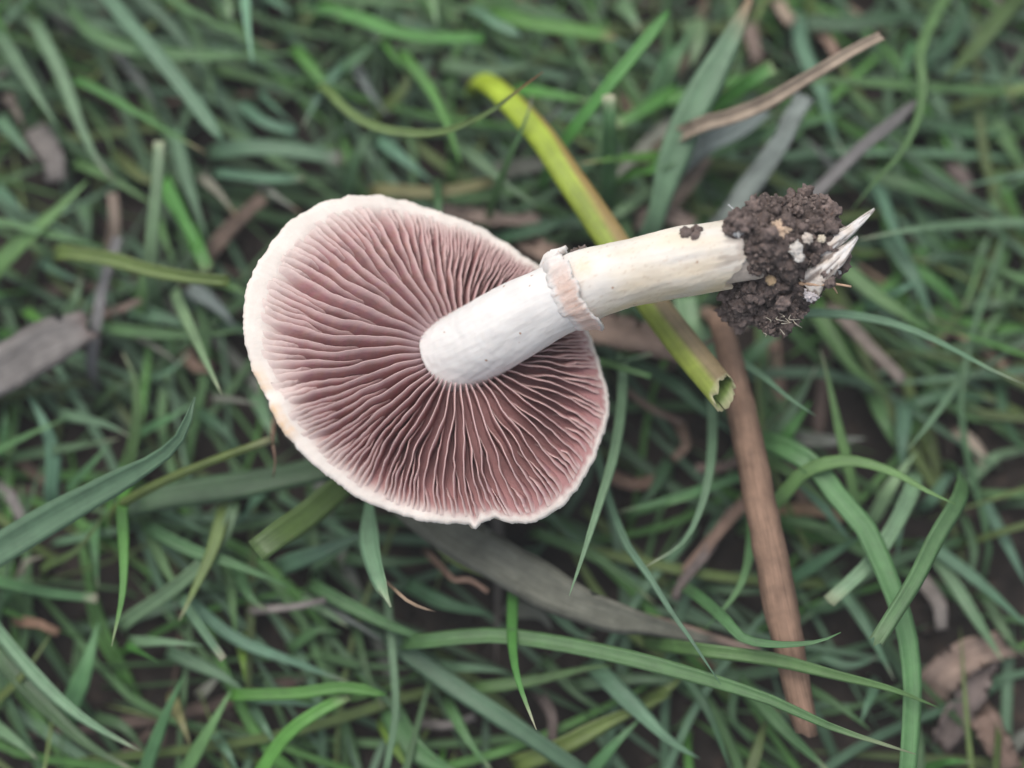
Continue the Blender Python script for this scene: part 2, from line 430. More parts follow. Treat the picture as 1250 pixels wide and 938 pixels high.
traced('Z', [
 ([(-40,698),(60,635),(140,590),(195,558),(222,530),(238,485)],48,'bg',(20,31),P_(fold=.28,roll=.15,twist=.2,edge=.5,
   wprof=[(0,36),(.25,46),(.5,44),(.72,34),(.85,19),(.95,11),(1,3)],label='broad ribbed green blade with curled narrow tip, left of the cap')),
 ([(148,614),(200,586),(260,561),(330,536)],15,'olive',(17,22),P_(tip='c',fold=.45,convex=True,thick=.0008,basec=(.3,.2,.1),label='thin round olive stalk with brown base beside the broad ribbed blade')),
 ([(150,616),(230,602),(310,590),(425,566)],40,'dk',14,P_(tip='c',fold=.08,roll=0,label='broad dull dark green blade running under the cap')),
 ([(333,541),(336,560),(333,583)],8,'dry',(21,20),P_(label='tiny curled brown scrap hanging from the olive stalk',root=True)),
 ([(760,452),(758,500),(748,560),(730,620),(711,680),(695,727)],17,'pale',(17,29),P_(label='pale green pointed blade hanging beside the right edge of the cap')),
 ([(520,783),(598,776),(670,784),(742,798),(800,812),(872,832),(944,856),(1016,888),(1118,921)],23,'g',(16,28),P_(label='long green blade sweeping over the end of the brown stalk',fold=.22,tipc=None)),
 ([(728,552),(745,615),(765,665),(790,700),(820,748),(836,770),(880,836)],12,'bg',(15,27),P_(label='thin wiry blade crossing the long sweeping green blade')),
 ([(867,470),(870,523),(867,571),(856,619),(833,663),(786,693)],14,'bg',(14,22),P_(label='hooked blue green blade curving left below the cut sheath')),
 ([(968,552),(1000,575),(1026,612),(1053,640),(1075,686),(1092,728),(1106,774),(1113,834),(1111,890),(1106,960)],30,'g',(18,22),
   P_(tip='c',fold=.2,label='long wide green blade running down past the brown stalk',roll=.1)),
 ([(955,606),(985,575),(1036,563),(1088,576),(1132,600),(1167,616)],20,'g',(16,27),P_(label='arched green blade with slender tip right of the brown stalk')),
 ([(1172,606),(1142,658),(1117,708),(1088,755),(1069,785)],26,'g',(24,29),P_(tip='c',ragged=.3,tipc=(.16,.24,.12),label='green blade with torn pale end over the long wide blade')),
 ([(1113,598),(1090,646),(1060,690),(1012,735)],23,'pale',19,P_(tip='c')),
 ([(884,431),(925,455),(962,485),(996,508)],13,'bg',24,P_(label='short blue green blade lying over the top of the brown stalk')),
 ([(960,384),(1012,383),(1064,389),(1111,402),(1159,424),(1207,450),(1252,470)],13,'bg',(23,26),P_(label='slender blue green blade arching right from under the soil clod')),
 ([(728,441),(755,448),(795,460)],11,'g',22,P_(tip='c')),
 ([(730,444),(760,441),(796,432)],10,'dk',22,P_(tip='c',label='small rolled green leaf end beside the cap edge',ragged=.3)),
])
# the broad brown stalk
blade([(882,400),(905,500),(925,600),(945,700),(965,800),(986,897)],44,'dry',0,tip='c',hs=[19,22,23,23,21.5,19.01],fold=.32,convex=True,thick=.0016,
      crumple=.09,roll=.1,twist=.1,ragged=.25,wprof=[(0,24),(.2,32),(.5,41),(.75,45),(.95,36),(1,28)],nseg=70,
      name='dead_stalk',label='thick flat brown dead stalk lying below the soil clod',basec=(.25,.19,.15))
traced('D', [
 ([(230,25),(380,45),(550,90),(700,115),(812,125)],62,'olive',(14,23),P_(tip='c',ragged=.3,basec=(.25,.13,.07),fold=.3,tipc=None,label='olive blade with brown base and torn end near the left of the cap')),
 ([(635,190),(690,310),(740,420),(793,532)],54,'pale',(14,24),P_(label='pale pointed green blade left of the cap rim')),
 ([(690,-40),(715,20),(745,90)],70,'br',14,P_(tip='c')),
 ([(330,420),(350,250),(385,90),(425,-30)],46,'lil',11,P_(tip='c')),
 ([(465,780),(490,620),(482,480),(438,380)],46,'g',12),
 ([(235,605),(380,640),(470,685)],46,'pale',11),
 ([(-10,735),(120,670),(245,615)],32,'g',11),
 ([(185,880),(190,740),(150,620),(95,530)],60,'bg',9),
 ([(515,665),(620,610),(705,555)],42,'g',9),
 ([(350,290),(500,310),(700,320),(890,298)],48,'g',10),
 ([(790,135),(840,155),(900,175)],52,'g',11),
 ([(480,230),(600,265),(690,290)],72,'bg',7),
 ([(500,330),(580,380),(655,435)],26,'grey',8),
 ([(790,548),(860,555),(940,575)],32,'grey',10),
 ([(925,560),(960,640),(990,715)],62,'bg',9),
 ([(505,220),(520,110),(545,-20)],50,'g',9),
 ([(690,160),(780,220),(840,290)],72,'grey',8),
 ([(150,60),(240,110),(310,135)],42,'bg',8),
 ([(235,260),(270,190),(295,110)],52,'bg',8),
 ([(10,720),(20,640),(10,550)],42,'g',8),
 ([(60,755),(250,722),(430,690)],42,'dk',9),
 ([(255,860),(340,770),(405,695)],34,'g',9),
 ([(660,380),(700,430),(760,440)],60,'dry',5,P_(tip='c',crumple=.25)),
 ([(390,240),(440,225),(505,195)],34,'dry',9,P_(tip='c',crumple=.2)),
 ([(100,240),(150,270),(210,275)],40,'br',7),
 ([(0,870),(40,900),(90,1000)],50,'lil',6,P_(tip='c')),
 ([(720,600),(800,660),(880,760)],44,'dk',7),
 ([(360,560),(420,500),(520,480)],36,'dk',6),
 ([(560,470),(620,440),(680,380)],30,'bg',7),
])
# broad withered leaf at the left edge
blade([(-30,470),(10,450),(60,420),(112,396)],62,'lil',0,tip='c',hs=[11,13,14,13],fold=.2,crumple=.05,ragged=.25,roll=-.1,twist=.2,basec=(.07,.12,.06),tipc=(.17,.13,.12),
      name='dead_leaf',label='broad dull brown grey withered leaf in the lawn beside a dead stem',wprof=[(0,46),(.4,66),(.8,66),(1,44)])
traced('E', [
 ([(415,50),(420,200),(415,350),(378,525)],46,'br',(17,24),P_(label='bright green pointed blade hanging below the broad ribbed blade')),
 ([(165,250),(260,200),(355,80)],36,'olive',14),
 ([(-10,305),(150,340),(330,362)],46,'g',10,P_(tip='c',tipc='palet')),
 ([(435,435),(560,350),(670,260),(760,150),(795,40)],56,'bg',13,P_(tip='c')),
 ([(765,50),(720,200),(660,330),(606,440)],56,'olive',16),
 ([(630,385),(700,490),(758,568)],46,'bg',17,P_(tip='c',tipc='palet')),
 ([(495,100),(560,260),(650,400)],46,'g',11),
 ([(515,130),(650,200),(800,250),(985,325)],52,'g',14),
 ([(-20,450),(100,600),(220,720),(330,800),(475,880)],58,'pale',15),
 ([(-10,710),(80,620),(175,480)],32,'olive',9),
 ([(235,740),(290,600),(335,440)],80,'g',8),
 ([(320,140),(325,230),(332,330)],42,'g',9),
 ([(470,508),(570,510),(690,522)],42,'pale',12),
 ([(460,535),(495,555),(535,578)],32,'br',13),
 ([(590,550),(760,630),(840,690)],56,'bg',9),
 ([(820,690),(1000,685),(1166,665),(1310,690)],46,'br',15,P_(tip='r')),
 ([(880,960),(960,840),(1040,770),(1180,690)],56,'br',14,P_(tip='c',tipc=None)),
 ([(495,940),(560,760),(625,620)],52,'g',10),
 ([(635,940),(720,790),(785,670)],56,'g',10),
 ([(595,730),(620,790),(645,860)],46,'straw',9),
 ([(810,280),(850,360),(905,405)],52,'g',10),
 ([(880,402),(1000,390),(1105,368)],30,'lil',11,P_(tip='c')),
 ([(990,240),(1100,200),(1240,140)],72,'bg',13),
 ([(780,260),(790,400),(802,510)],42,'g',8),
 ([(650,380),(800,500),(1000,580),(1190,650)],46,'bg',10),
 ([(-10,800),(60,850),(130,910)],52,'bg',9),
 ([(870,705),(980,715),(1090,732)],34,'bg',9),
 ([(1050,375),(1110,410),(1180,460)],42,'pale',9),
 ([(820,525),(825,580),(832,650)],42,'yg',9),
 ([(550,60),(620,100),(710,145)],42,'pale',9),
 ([(860,40),(830,80),(795,120)],40,'bg',9),
 ([(740,840),(775,890),(810,960)],42,'bg',8),
 ([(870,750),(900,800),(940,870)],42,'bg',8),
 ([(-20,540),(150,720),(300,860),(460,950)],62,'dk',10),
 ([(60,440),(130,450),(200,480)],40,'dry',7,P_(tip='c',crumple=.2)),
 ([(70,300),(90,240),(150,220)],44,'grey',8),
 ([(340,770),(420,800),(500,890)],44,'dk',6),
 ([(690,680),(730,640),(760,600)],44,'grey',6),
 ([(0,400),(40,330),(110,260)],40,'g',7),
 ([(1000,520),(1080,470),(1160,480)],40,'g',6),
 ([(700,320),(820,330),(900,290)],46,'dk',7),
])
# olive cut leaf below the cap
blade([(418,594),(372,632),(338,655),(313,674)],44,'olive',0,tip='c',hs=[17,21,24,25],fold=.12,roll=-.1,twist=.1,edge=.6,root=True,
      label='broad olive leaf with blunt cut end poking out below the cap',wprof=[(0,22),(.35,30),(.75,38),(1,34)])
# small pale leaf with a thread
blade([(452,612),(452,650),(459,690),(470,722),(477,741)],34,'pale',0,hs=[16,20,23,25,26],root=True,fold=.3,roll=.5,twist=.2,
      wprof=[(0,9),(.3,8),(.5,14),(.72,33),(.88,26),(1,3)],label='small pale spear shaped leaf hanging under the lower cap rim',name='grass_leaf')
blade([(484,722),(498,734),(512,741),(532,747)],4.5,'tan',(24,24),label='thin tan thread trailing from the small spear shaped leaf',tip='r')
# big grey dead blade under the cap
blade([(510,615),(560,655),(620,690),(690,730),(745,752),(800,765),(905,792)],54,'grey',0,tip='p',hs=[15,17,18,18,17,15,12],fold=.12,crumple=.04,roll=.05,twist=.15,
      edge=.2,wprof=[(0,44),(.25,64),(.55,58),(.7,44),(.82,24),(.92,13),(1,6)],nseg=40,name='dead_leaf',label='long broad grey dead leaf lying under the lower cap rim')
traced('F', [
 ([(630,320),(625,450),(630,560),(652,660),(707,808)],44,'br',(14,26),P_(tipc='palet',basec=(.04,.09,.02),label='bright green blade curving down over the long sweeping blade')),
 ([(-20,335),(100,400),(250,470),(415,522)],52,'g',13),
 ([(205,385),(220,550),(230,750),(195,960)],32,'bg',12,P_(tip='c')),
 ([(240,520),(400,640),(550,740),(700,840),(870,955)],76,'bg',11,P_(tip='c')),
 ([(230,770),(300,880),(460,970)],100,'g',9),
 ([(680,910),(800,860),(950,780),(1165,690)],72,'olive',10),
 ([(950,640),(1050,740),(1166,850),(1260,905)],72,'pale',13),
 ([(525,665),(700,640),(880,600),(970,590)],48,'g',12),
 ([(890,950),(980,850),(1065,765)],52,'g',11),
 ([(425,750),(480,850),(560,950)],42,'g',9),
 ([(880,655),(1040,640),(1180,640)],42,'bg',9),
 ([(385,255),(430,300),(480,300),(545,342)],26,'brown',16,P_(tip='c',crumple=.25)),
 ([(325,120),(420,230),(510,275),(630,322)],34,'olive',15),
 ([(-10,395),(80,440),(190,510)],32,'grey',9),
 ([(410,595),(500,600),(610,612)],42,'pale',8),
 ([(740,155),(900,220),(1000,290),(1110,380)],48,'g',9),
 ([(-20,225),(40,190),(120,155)],80,'bg',11),
 ([(740,370),(830,470),(910,505)],52,'bg',9),
 ([(210,830),(240,890),(285,950)],52,'yg',9),
 ([(300,330),(400,380),(560,420)],60,'dk',8),
 ([(640,400),(720,420),(760,470)],70,'grey',7),
 ([(90,230),(230,240),(380,230)],50,'dk',8),
 ([(340,790),(420,790),(500,760)],40,'lil',6,P_(tip='c',crumple=.2)),
 ([(100,480),(130,600),(190,740)],36,'dk',8),
 ([(720,690),(760,760),(760,850)],44,'brown',6,P_(tip='c')),
 ([(760,600),(860,700),(940,740)],40,'dk',7),
 ([(0,560),(120,590),(300,600)],40,'dk',7),
])
traced('G', [
 ([(230,430),(300,500),(420,520),(550,510),(628,478)],48,'g',(22,29),P_(label='green blade with upturned point lying across the brown stalk')),
 ([(170,540),(400,570),(600,620),(800,670),(965,735)],55,'g',(22,24),P_(label='green blade crossing the brown stalk above its frayed end')),
 ([(325,150),(312,250),(270,350),(165,470)],37,'g',17),
 ([(245,90),(170,210),(90,310),(65,370)],42,'brown',9,P_(tip='c')),
 ([(-10,435),(150,480),(355,545)],32,'dry',13,P_(tip='c')),
 ([(340,700),(450,820),(600,960)],62,'g',13),
 ([(640,350),(720,470),(810,640)],42,'bg',11),
 ([(735,680),(715,730),(695,790)],42,'bg',9),
 ([(540,680),(640,740),(730,810)],37,'g',11),
 ([(95,620),(180,750),(260,960)],37,'dk',12),
 ([(960,205),(1100,310),(1270,465)],46,'bg',9),
 ([(970,250),(1080,420),(1180,580)],52,'bg',8),
 ([(1120,50),(1190,180),(1260,320)],52,'bg',8),
 ([(490,280),(600,210),(705,145)],52,'dk',9),
 ([(470,100),(600,130),(690,172)],37,'g',9),
 ([(-20,55),(60,35),(145,15)],42,'g',12),
 ([(510,-10),(590,80),(660,165)],52,'bg',11),
 ([(835,50),(828,140),(818,230)],32,'bg',9),
 ([(-10,705),(40,670),(90,630)],60,'olive',8),
 ([(940,930),(1000,915),(1080,918)],42,'br',10),
 ([(200,330),(330,340),(420,330)],34,'dk',6),
 ([(540,400),(640,380),(700,330)],40,'dk',6),
 ([(560,560),(660,590),(760,560)],36,'bg',6),
 ([(900,300),(960,380),(970,470)],60,'lil',5,P_(tip='c',crumple=.2)),
 ([(280,640),(260,760),(330,860)],36,'dk',5),
 ([(1130,380),(1200,500),(1260,560)],44,'dk',6),
 ([(1050,100),(1080,200),(1060,330)],40,'dk',6),
 ([(440,70),(520,60),(640,90)],50,'tan',5,P_(tip='c',crumple=.15)),
])
for pts, wd, hh, c, lb in (
   ([(1130,850),(1150,825),(1185,800),(1230,785)], 46, [2,5,6,4], 'dry', 'crumpled pinkish tan dead leaf curled in the dark hollow below the long blade'),
   ([(1150,905),(1170,870),(1190,840),(1205,800)], 40, [2,4,5,5], 'brown', 'crumpled brown dead leaf standing in the dark hollow'),
   ([(1200,880),(1215,905),(1235,940)], 40, [4,5,5], 'brown', 'crumpled brown dead leaf at the bottom of the dark hollow')):
    blade(pts, wd, c, 0, tip='c', hs=hh, crumple=.2, fold=.35, ragged=.15, name='dead_leaf', label=lb)
traced('H', [
 ([(420,920),(400,800),(360,640),(330,500),(298,375)],46,'g',16),
 ([(95,710),(180,620),(285,430)],46,'bg',10),
 ([(125,760),(190,660),(265,555)],60,'br',10),
 ([(120,770),(240,850),(340,940)],46,'g',14),
 ([(180,700),(320,820),(440,938)],56,'g',12),
 ([(370,250),(480,370),(595,485)],60,'lil',11,P_(tip='c')),
 ([(290,250),(400,420),(530,530)],80,'g',9),
 ([(370,75),(500,180),(620,260),(710,325)],62,'g',12),
 ([(530,185),(590,155),(650,125)],52,'bg',11),
 ([(550,-10),(640,130),(705,285)],62,'bg',9),
 ([(885,-10),(845,130),(808,235)],28,'g',11),
 ([(795,480),(700,620),(608,733)],28,'pale',17),
 ([(500,950),(550,860),(640,740)],60,'pale',9),
 ([(645,90),(740,160),(810,240)],62,'br',8),
 ([(495,550),(530,640),(570,730)],62,'g',7),
 ([(595,590),(590,700),(588,820)],72,'bg',8),
 ([(800,680),(850,720),(890,790)],62,'tan',6,P_(tip='c',crumple=.2)),
 ([(850,212),(940,205),(1040,198)],42,'bg',9),
 ([(700,500),(800,600),(930,640)],50,'g',7),
 ([(760,380),(900,350),(1040,380)],50,'dk',7),
 ([(650,560),(780,530),(930,560)],50,'dk',7),
 ([(820,850),(920,760),(1040,720)],50,'bg',6),
 ([(940,500),(960,620),(1040,760)],50,'dk',7),
 ([(650,60),(760,40),(900,70)],50,'dk',6),
 ([(960,20),(930,120),(960,260)],44,'g',7),
 ([(200,690),(320,700),(460,690)],60,'grey',7),
 ([(700,900),(760,820),(840,800)],50,'bg',7),
])
traced('I', [
 ([(520,600),(400,640),(260,680),(100,720)],40,'g',11),
 ([(180,200),(300,260),(400,350),(510,440)],60,'dk',11),
 ([(270,560),(220,650),(150,710)],50,'dk',7),
 ([(550,690),(470,780),(340,938)],52,'brown',8,P_(tip='c')),
 ([(330,430),(345,480),(300,530)],42,'dry',6,P_(tip='c',crumple=.25)),
 ([(70,590),(160,620),(260,600)],60,'brown',5,P_(tip='c',crumple=.2)),
 ([(140,290),(220,350),(330,400)],30,'brown',6,P_(tip='c')),
 ([(520,540),(460,560),(380,560)],44,'brown',7,P_(tip='c')),
 ([(430,110),(500,70),(570,60)],26,'dry',20,P_(tip='c')),
])
traced('J', [
 ([(200,530),(330,570),(430,600),(540,640)],150,'dry',13,P_(tip='c',crumple=.16)),
 ([(640,660),(560,560),(530,440)],120,'pale',9,P_(tip='c')),
 ([(0,250),(60,290),(140,310)],90,'dry',10,P_(tip='c',crumple=.2)),
 ([(420,180),(480,170),(560,210)],80,'dry',10,P_(tip='c',crumple=.2)),
 ([(700,700),(790,600),(860,560)],60,'dk',6),
])

# ------------------------------------------------------------------ yellow green rolled sheath with a torn open end
def build_sheath():
    px = [(600,105),(629,132),(662,169),(692,214),(745,292),(790,362),(835,422),(884,482)]
    hs = [16,19.5,22,24,24.5,24.5,26.5,31.5]
    W = rooted([at(a, b, h/1000) for (a, b), h in zip(px, hs)], 5)
    n = 60; P, L = catmull(W, n); m = 44
    V = []; F = []; K = []; U = []; r = random.Random(4)
    jag = [r.uniform(-1, 1) for _ in range(m+1)]
    for i in range(n+1):
        v = i/n; T = (P[min(i+1, n)]-P[max(i-1, 0)]).normalized()
        side = T.cross(Vector((0, 0, 1))).normalized(); up = side.cross(T).normalized()
        rad = lerp(11.5, 20, sstep(.0, .8, v)**.8)*mpp(P[i])*(1+.05*nz(v*6, 4))
        for layer in (0, 1):
            for k in range(m+1):
                a = math.pi*2*(.02+.97*k/m)-math.pi*.35
                rr = rad*(1+.10*(k/m-.5)) - layer*.00038*(1-.6*sstep(.9, 1, v))
                q = P[i]+side*math.cos(a)*rr+up*math.sin(a)*rr*.62
                if i == n: q = q+T*(jag[k]*.0004+.0009*nz(k*.45, 3)+.0006*nz(k*.17, 9)+.0018*math.sin(a+2.2))
                elif i == n-1: q = q+T*(.0010*math.sin(a+2.2))
                V.append(q)
                lean = -math.cos(a)                        # the side facing right carries the tan streak
                yel = mix((.36, .47, .03), (.25, .31, .055), sstep(.2, .9, v))
                tanc = mix((.34, .20, .075), (.30, .21, .14), sstep(.5, .9, v))
                f = sstep(lerp(.55, -.35, sstep(.25, .8, v)), lerp(.95, .15, sstep(.25, .8, v)), lean+.12*nz(v*8, a*3))*sstep(.15, .38, v)
                c = mix(yel, tanc, f*.85)
                if layer: c = (.17, .26, .06)
                c = tuple(x*(1+.22*nz(a*9, v*3)) for x in c)
                if v > .985: c = (.40, .38, .22)
                K.append(c); U.append((a*2.5, v*L/.012, 1))
    row = 2*(m+1)
    for i in range(n):
        for k in range(m):
            a = i*row+k; F.append((a, a+1, a+row+1, a+row))
            b = a+m+1; F.append((b+1, b, b+row, b+row+1))
        for k, fl in ((0, 0), (m, 1)):
            a = i*row+k; b = a+m+1
            F.append((a, a+row, b+row, b) if not fl else (a, b, b+row, a+row))
    for k in range(m):
        a = n*row+k; F.append((a, a+1, a+m+2, a+m+1))
    o = mesh_obj('grass_sheath', V, F, M_LEAF, None, K, U)
    tag(o, 'thick yellow green rolled grass sheath with torn hollow end under the mushroom stem', 'grass stem')
build_sheath()

# ------------------------------------------------------------------ filler grass: individuals in view, then one mass below and beyond
HOLES = [(790,530,70),(935,450,55),(150,815,55),(40,500,45),(600,790,50),(1180,720,60),(690,880,40),(880,640,40),(830,890,50),(480,440,160),
         (1150,880,60),(20,190,30),(270,60,25),(150,100,25),(940,60,35),(200,130,30),(390,80,30),(560,890,35)]
def in_hole(p, k=1.0):
    q = ROT.transposed() @ (p-CAM); x = 625-FPX*q.x/q.z; y = 469+FPX*q.y/q.z
    return any((x-a)**2+(y-b)**2 < (k*r)**2 for a, b, r in HOLES)
def filler_points(r, x, y, hmax):
    a = (r.gauss(-.65, .6) if r.random() < .7 else r.uniform(0, 6.3))+(math.pi if r.random() < .5 else 0); L = r.uniform(.028, .07); d = Vector((math.cos(a), math.sin(a), 0)); s = Vector((-d.y, d.x, 0))
    b = r.uniform(-.13, .13)*L; p0 = Vector((x, y, 0))-d*L*.5; hh = r.uniform(.25, 1)*hmax
    return [p0+Vector((0, 0, -.002)), p0+d*L*.12+Vector((0, 0, hh*.55)), p0+d*L*.5+s*b+Vector((0, 0, hh)), p0+d*L+Vector((0, 0, hh*r.uniform(.3, .95)))]
fkeys = ['g', 'bg', 'dk', 'dk', 'g', 'olive', 'bg']
r = random.Random(77); made = 0
while made < 42:
    x, y = r.uniform(-.085, .085), r.uniform(-.062, .075)
    if in_hole(Vector((x, y, .005))): continue
    pts = filler_points(r, x, y, .009)
    c = fkeys[made % 7]; base = C[c]; j = r.uniform(.75, 1.15)
    V, F, K, U = blade_geo(pts, r.uniform(.0009, .0019), tuple(q*j for q in base), r.choice('ppr'), None, seed=made+900, fold=.2, roll=r.uniform(-.5, .5), nseg=14)
    o = mesh_obj('grass_strand', V, F, M_LEAF, None, K, U); made += 1
    qq = [ROT.transposed() @ (p-CAM) for p in pts[1:]]; pp = [(625-FPX*q.x/q.z, 469+FPX*q.y/q.z) for q in qq]
    describe(o, pp[1], pp, 14, c, 'p', None)
def mass(name, n, ext, hmax, keys, wr, mat, label, cat, inner, seed):
    r = random.Random(seed); V = []; F = []; K = []; U = []
    k = 0
    while k < n:
        x, y = r.uniform(-ext, ext), r.uniform(-ext, ext)
        if abs(x) < .09 and -.066 < y < .08:
            if r.random() > inner*(.55 if y < 0 else 1) or in_hole(Vector((x, y, .003)), 1.05): continue
            hm = hmax*.6
        else: hm = hmax*1.6
        c = C[r.choice(keys)]; j = r.uniform(.6, 1.15)
        v, f, kk, u = blade_geo(filler_points(r, x, y, hm), r.uniform(*wr), tuple(q*j for q in c), r.choice('ppr'), None, seed=k+seed, fold=.2, roll=r.uniform(-.6, .6), nseg=9)
        o = len(V); V += v; F += [tuple(i+o for i in q) for q in f]; K += kk; U += u; k += 1
    return tag(mesh_obj(name, V, F, mat, None, K, U), label, cat, None, 'stuff')
mass('undergrowth', 2900, .17, .009, ['g', 'bg', 'dk', 'g', 'br', 'olive', 'bg'], (.0006, .0018), M_LEAF, 'dense low green undergrowth of fine grass over the soil', 'grass', .75, 5000)
mass('thatch', 200, .15, .004, ['dry', 'brown', 'grey', 'lil', 'tan', 'brown'], (.0006, .0022), M_DEAD, 'dead brown thatch scraps scattered on the soil between blades', 'thatch', .8, 9000)

# ------------------------------------------------------------------ crumbs of soil
def lump(radius, seed, sub=2, amp=.28, freq=1.6):
    import bmesh
    bm = bmesh.new(); bmesh.ops.create_icosphere(bm, subdivisions=sub, radius=1)
    o = Vector((seed*3.1, seed*1.7, seed*.9))
    for v in bm.verts:
        d = v.co.normalized()
        v.co = d*radius*(1+amp*noise.noise(d*freq+o)+amp*.6*noise.noise(d*freq*2.7+o)+amp*.35*noise.noise(d*freq*7+o)+amp*.22*noise.noise(d*freq*15+o))
    V = [v.co.copy() for v in bm.verts]; F = [tuple(q.index for q in f.verts) for f in bm.faces]; bm.free()
    return V, F
def crumb_mass(name, n, ext, rr, seed, label):
    r = random.Random(seed); proto = [lump(1, s+seed, 1, .5) for s in range(6)]; V = []; F = []
    for k in range(n):
        x, y = r.uniform(-ext, ext), r.uniform(-ext, ext); s = r.uniform(*rr)
        pv, pf = r.choice(proto); z = ground_h(x, y)+s*.3; m = Matrix.Rotation(r.uniform(0, 6), 3, 'Z')
        o = len(V); V += [m @ (q*s)+Vector((x, y, z)) for q in pv]; F += [tuple(i+o for i in f) for f in pf]
    tag(mesh_obj(name, V, F, M_SOIL), label, 'soil', None, 'stuff')
crumb_mass('soil_crumbs', 1500, .12, (.0004, .0016), 3, 'loose dark soil crumbs scattered under the grass')

# ------------------------------------------------------------------ the mushroom
root = bpy.data.objects.new('mushroom', None); col.objects.link(root)
root.location = at(561, 424, .022); root.empty_display_size = .01
tag(root, 'pale pink gilled mushroom lying gills up on the grass', 'mushroom')
RL = Vector(root.location)
def part(name, V, F, mat, parent, K=None, U=None, smooth=True):
    """a part given in world coordinates, parented to the mushroom or one of its parts (all share its origin)"""
    o = mesh_obj(name, [v-RL for v in V], F, mat, None, K, U, smooth)
    o.parent = parent
    return o
# --- cap
CX, CY = 561, 424
rim_z = [(40,330),(48,275),(75,220),(112,163),(160,107),(230,66),(300,45),(380,40),(450,54),(520,75),(580,95),(640,118),(700,153),(760,195),(815,232),
         (880,305),(925,375),(945,425),(966,485),(986,560),(987,620),(962,690),(940,742),(900,810),(850,860),(795,889),(740,892),(690,880),(655,892),
         (640,910),(625,893),(560,893),(480,880),(400,855),(340,830),(280,785),(220,740),(165,682),(125,630),(106,592),(106,574),(90,553),(72,520),(56,480),(44,425),(37,378)]
RIM = []
for x, y in rim_z:
    dx, dy = x/2.132+280-CX, y/2.132+220-CY
    RIM.append((math.atan2(dy, dx) % (2*math.pi), math.hypot(dx, dy)))
RIM.sort(); RIM = [(RIM[-1][0]-2*math.pi, RIM[-1][1])]+RIM+[(RIM[0][0]+2*math.pi, RIM[0][1])]
def rim_r(th):
    th %= 2*math.pi
    for i in range(len(RIM)-1):
        if RIM[i][0] <= th <= RIM[i+1][0]:
            a, b = RIM[i], RIM[i+1]; q = (th-a[0])/max(1e-6, b[0]-a[0]); q = q*q*(3-2*q)*.5+q*.5
            return a[1]+(b[1]-a[1])*q
    return 215
K_T = .26; HC = .0305
UX, UY = .905, -.425                               # the way the stem leans, in photo directions
NRM = Vector((UX*K_T, -UY*K_T, 1)).normalized()
NOTCH = math.atan2(490-CY, 329-CX) % (2*math.pi)
def angd(a, b): return (a-b+math.pi) % (2*math.pi)-math.pi
def edge_pt(th, t, lift=0.0):
    r = rim_r(th)*t; dx, dy = r*math.cos(th), r*math.sin(th)
    h = HC-K_T*(dx*UX+dy*UY)*PM
    h += .0024*math.sin(math.pi*min(1, max(0, (t-.15)/.85)))*1.0+.0012*t
    h += .0005*nz(math.cos(th)*2.2*t, math.sin(th)*2.2*t, 4)*2
    d = angd(th, NOTCH)
    h += .0011*sstep(.55, 1, t)*(1-sstep(0, .5, -d))*(1 if d < 0 else sstep(.05, 0, d))
    return at(CX+dx, CY+dy, h+lift)
def margin(th):
    return lerp(.992, .945, (.5+.5*math.cos(th-math.radians(200)))**1.5)
def gdepth(t, th=None):
    return .0036*(sstep(.08, .35, t)*.6+.4)*(1-sstep(.58, min(.99, margin(th)) if th is not None else .96, t))+.00012*(1-sstep(.9, .98, t))
MARG = .965
def build_cap():
    nt_, V, F, K = 720, [], [], []
    rings = [.06, .15, .25, .4, .55, .65, .73, .79, .84, .88, .91, .935, .955, .972]
    prof = []                                       # (kind, t, lift)
    for t in rings: prof.append(('in', t, 0))
    prof += [('rim', .985, .00002), ('rim', 1.0, -.0002), ('rim', 1.004, -.0006), ('rim', .998, -.0011)]
    prof += [('out', .985, .0018), ('out', .96, .0028), ('out', .90, .0042), ('out', .78, .0062), ('out', .6, .0082), ('out', .4, .0095), ('out', .2, .0102), ('out', .03, .0105)]
    for kind, t, l in prof:
        for i in range(nt_):
            th = 2*math.pi*i/nt_
            if kind == 'in': p = edge_pt(th, t)-NRM*gdepth(t, th)
            elif kind == 'rim':
                sc = 1+.006*nz(th*24, 1.5)+.005*nz(th*60, 4.5)+.004*nz(th*130, 2)
                p = edge_pt(th, t*sc, l)
            else:
                p = edge_pt(th, t)-NRM*l
            V.append(p)
            cream = (.645, .58, .52); pink = (.32, .16, .155)
            left = .5+.5*math.cos(th-math.radians(195))
            f = sstep(margin(th)-lerp(.035, .17, left), margin(th)+.0, t+.025*nz(th*26, t*4)+.006*nz(th*90, t*2))
            cream = tuple(x*(1+.05*nz(th*70, t*6)+.08*nz(th*9, t*9)) for x in cream)
            c = mix(pink, cream, f if kind == 'in' else 1)
            d = abs(angd(th, NOTCH+.05*0)); st = 0
            if kind != 'in' or t > .94:
                st = max(sstep(.0, .04, NOTCH-th)*(1-sstep(.17, .26, NOTCH-th)), .8*sstep(.02, .08, th-NOTCH)*(1-sstep(.12, .24, th-NOTCH)))
                st *= (.6 if kind == 'in' else 1)*(.7+.6*nz(th*40, t*30))
            c = mix(c, (.66, .40, .17), max(0, min(1, st*.65)))
            if kind == 'out': c = mix((.70, .52, .33), c, .5)
            K.append(c)
    for j in range(len(prof)-1):
        for i in range(nt_):
            k = (i+1) % nt_; F.append((j*nt_+i, j*nt_+nt_+i, j*nt_+nt_+k, j*nt_+k))
    F.append(tuple(range(nt_))); b = (len(prof)-1)*nt_; F.append(tuple(b+nt_-1-i for i in range(nt_)))
    return part('cap', V, F, M_CAP, root, K)
cap = build_cap()
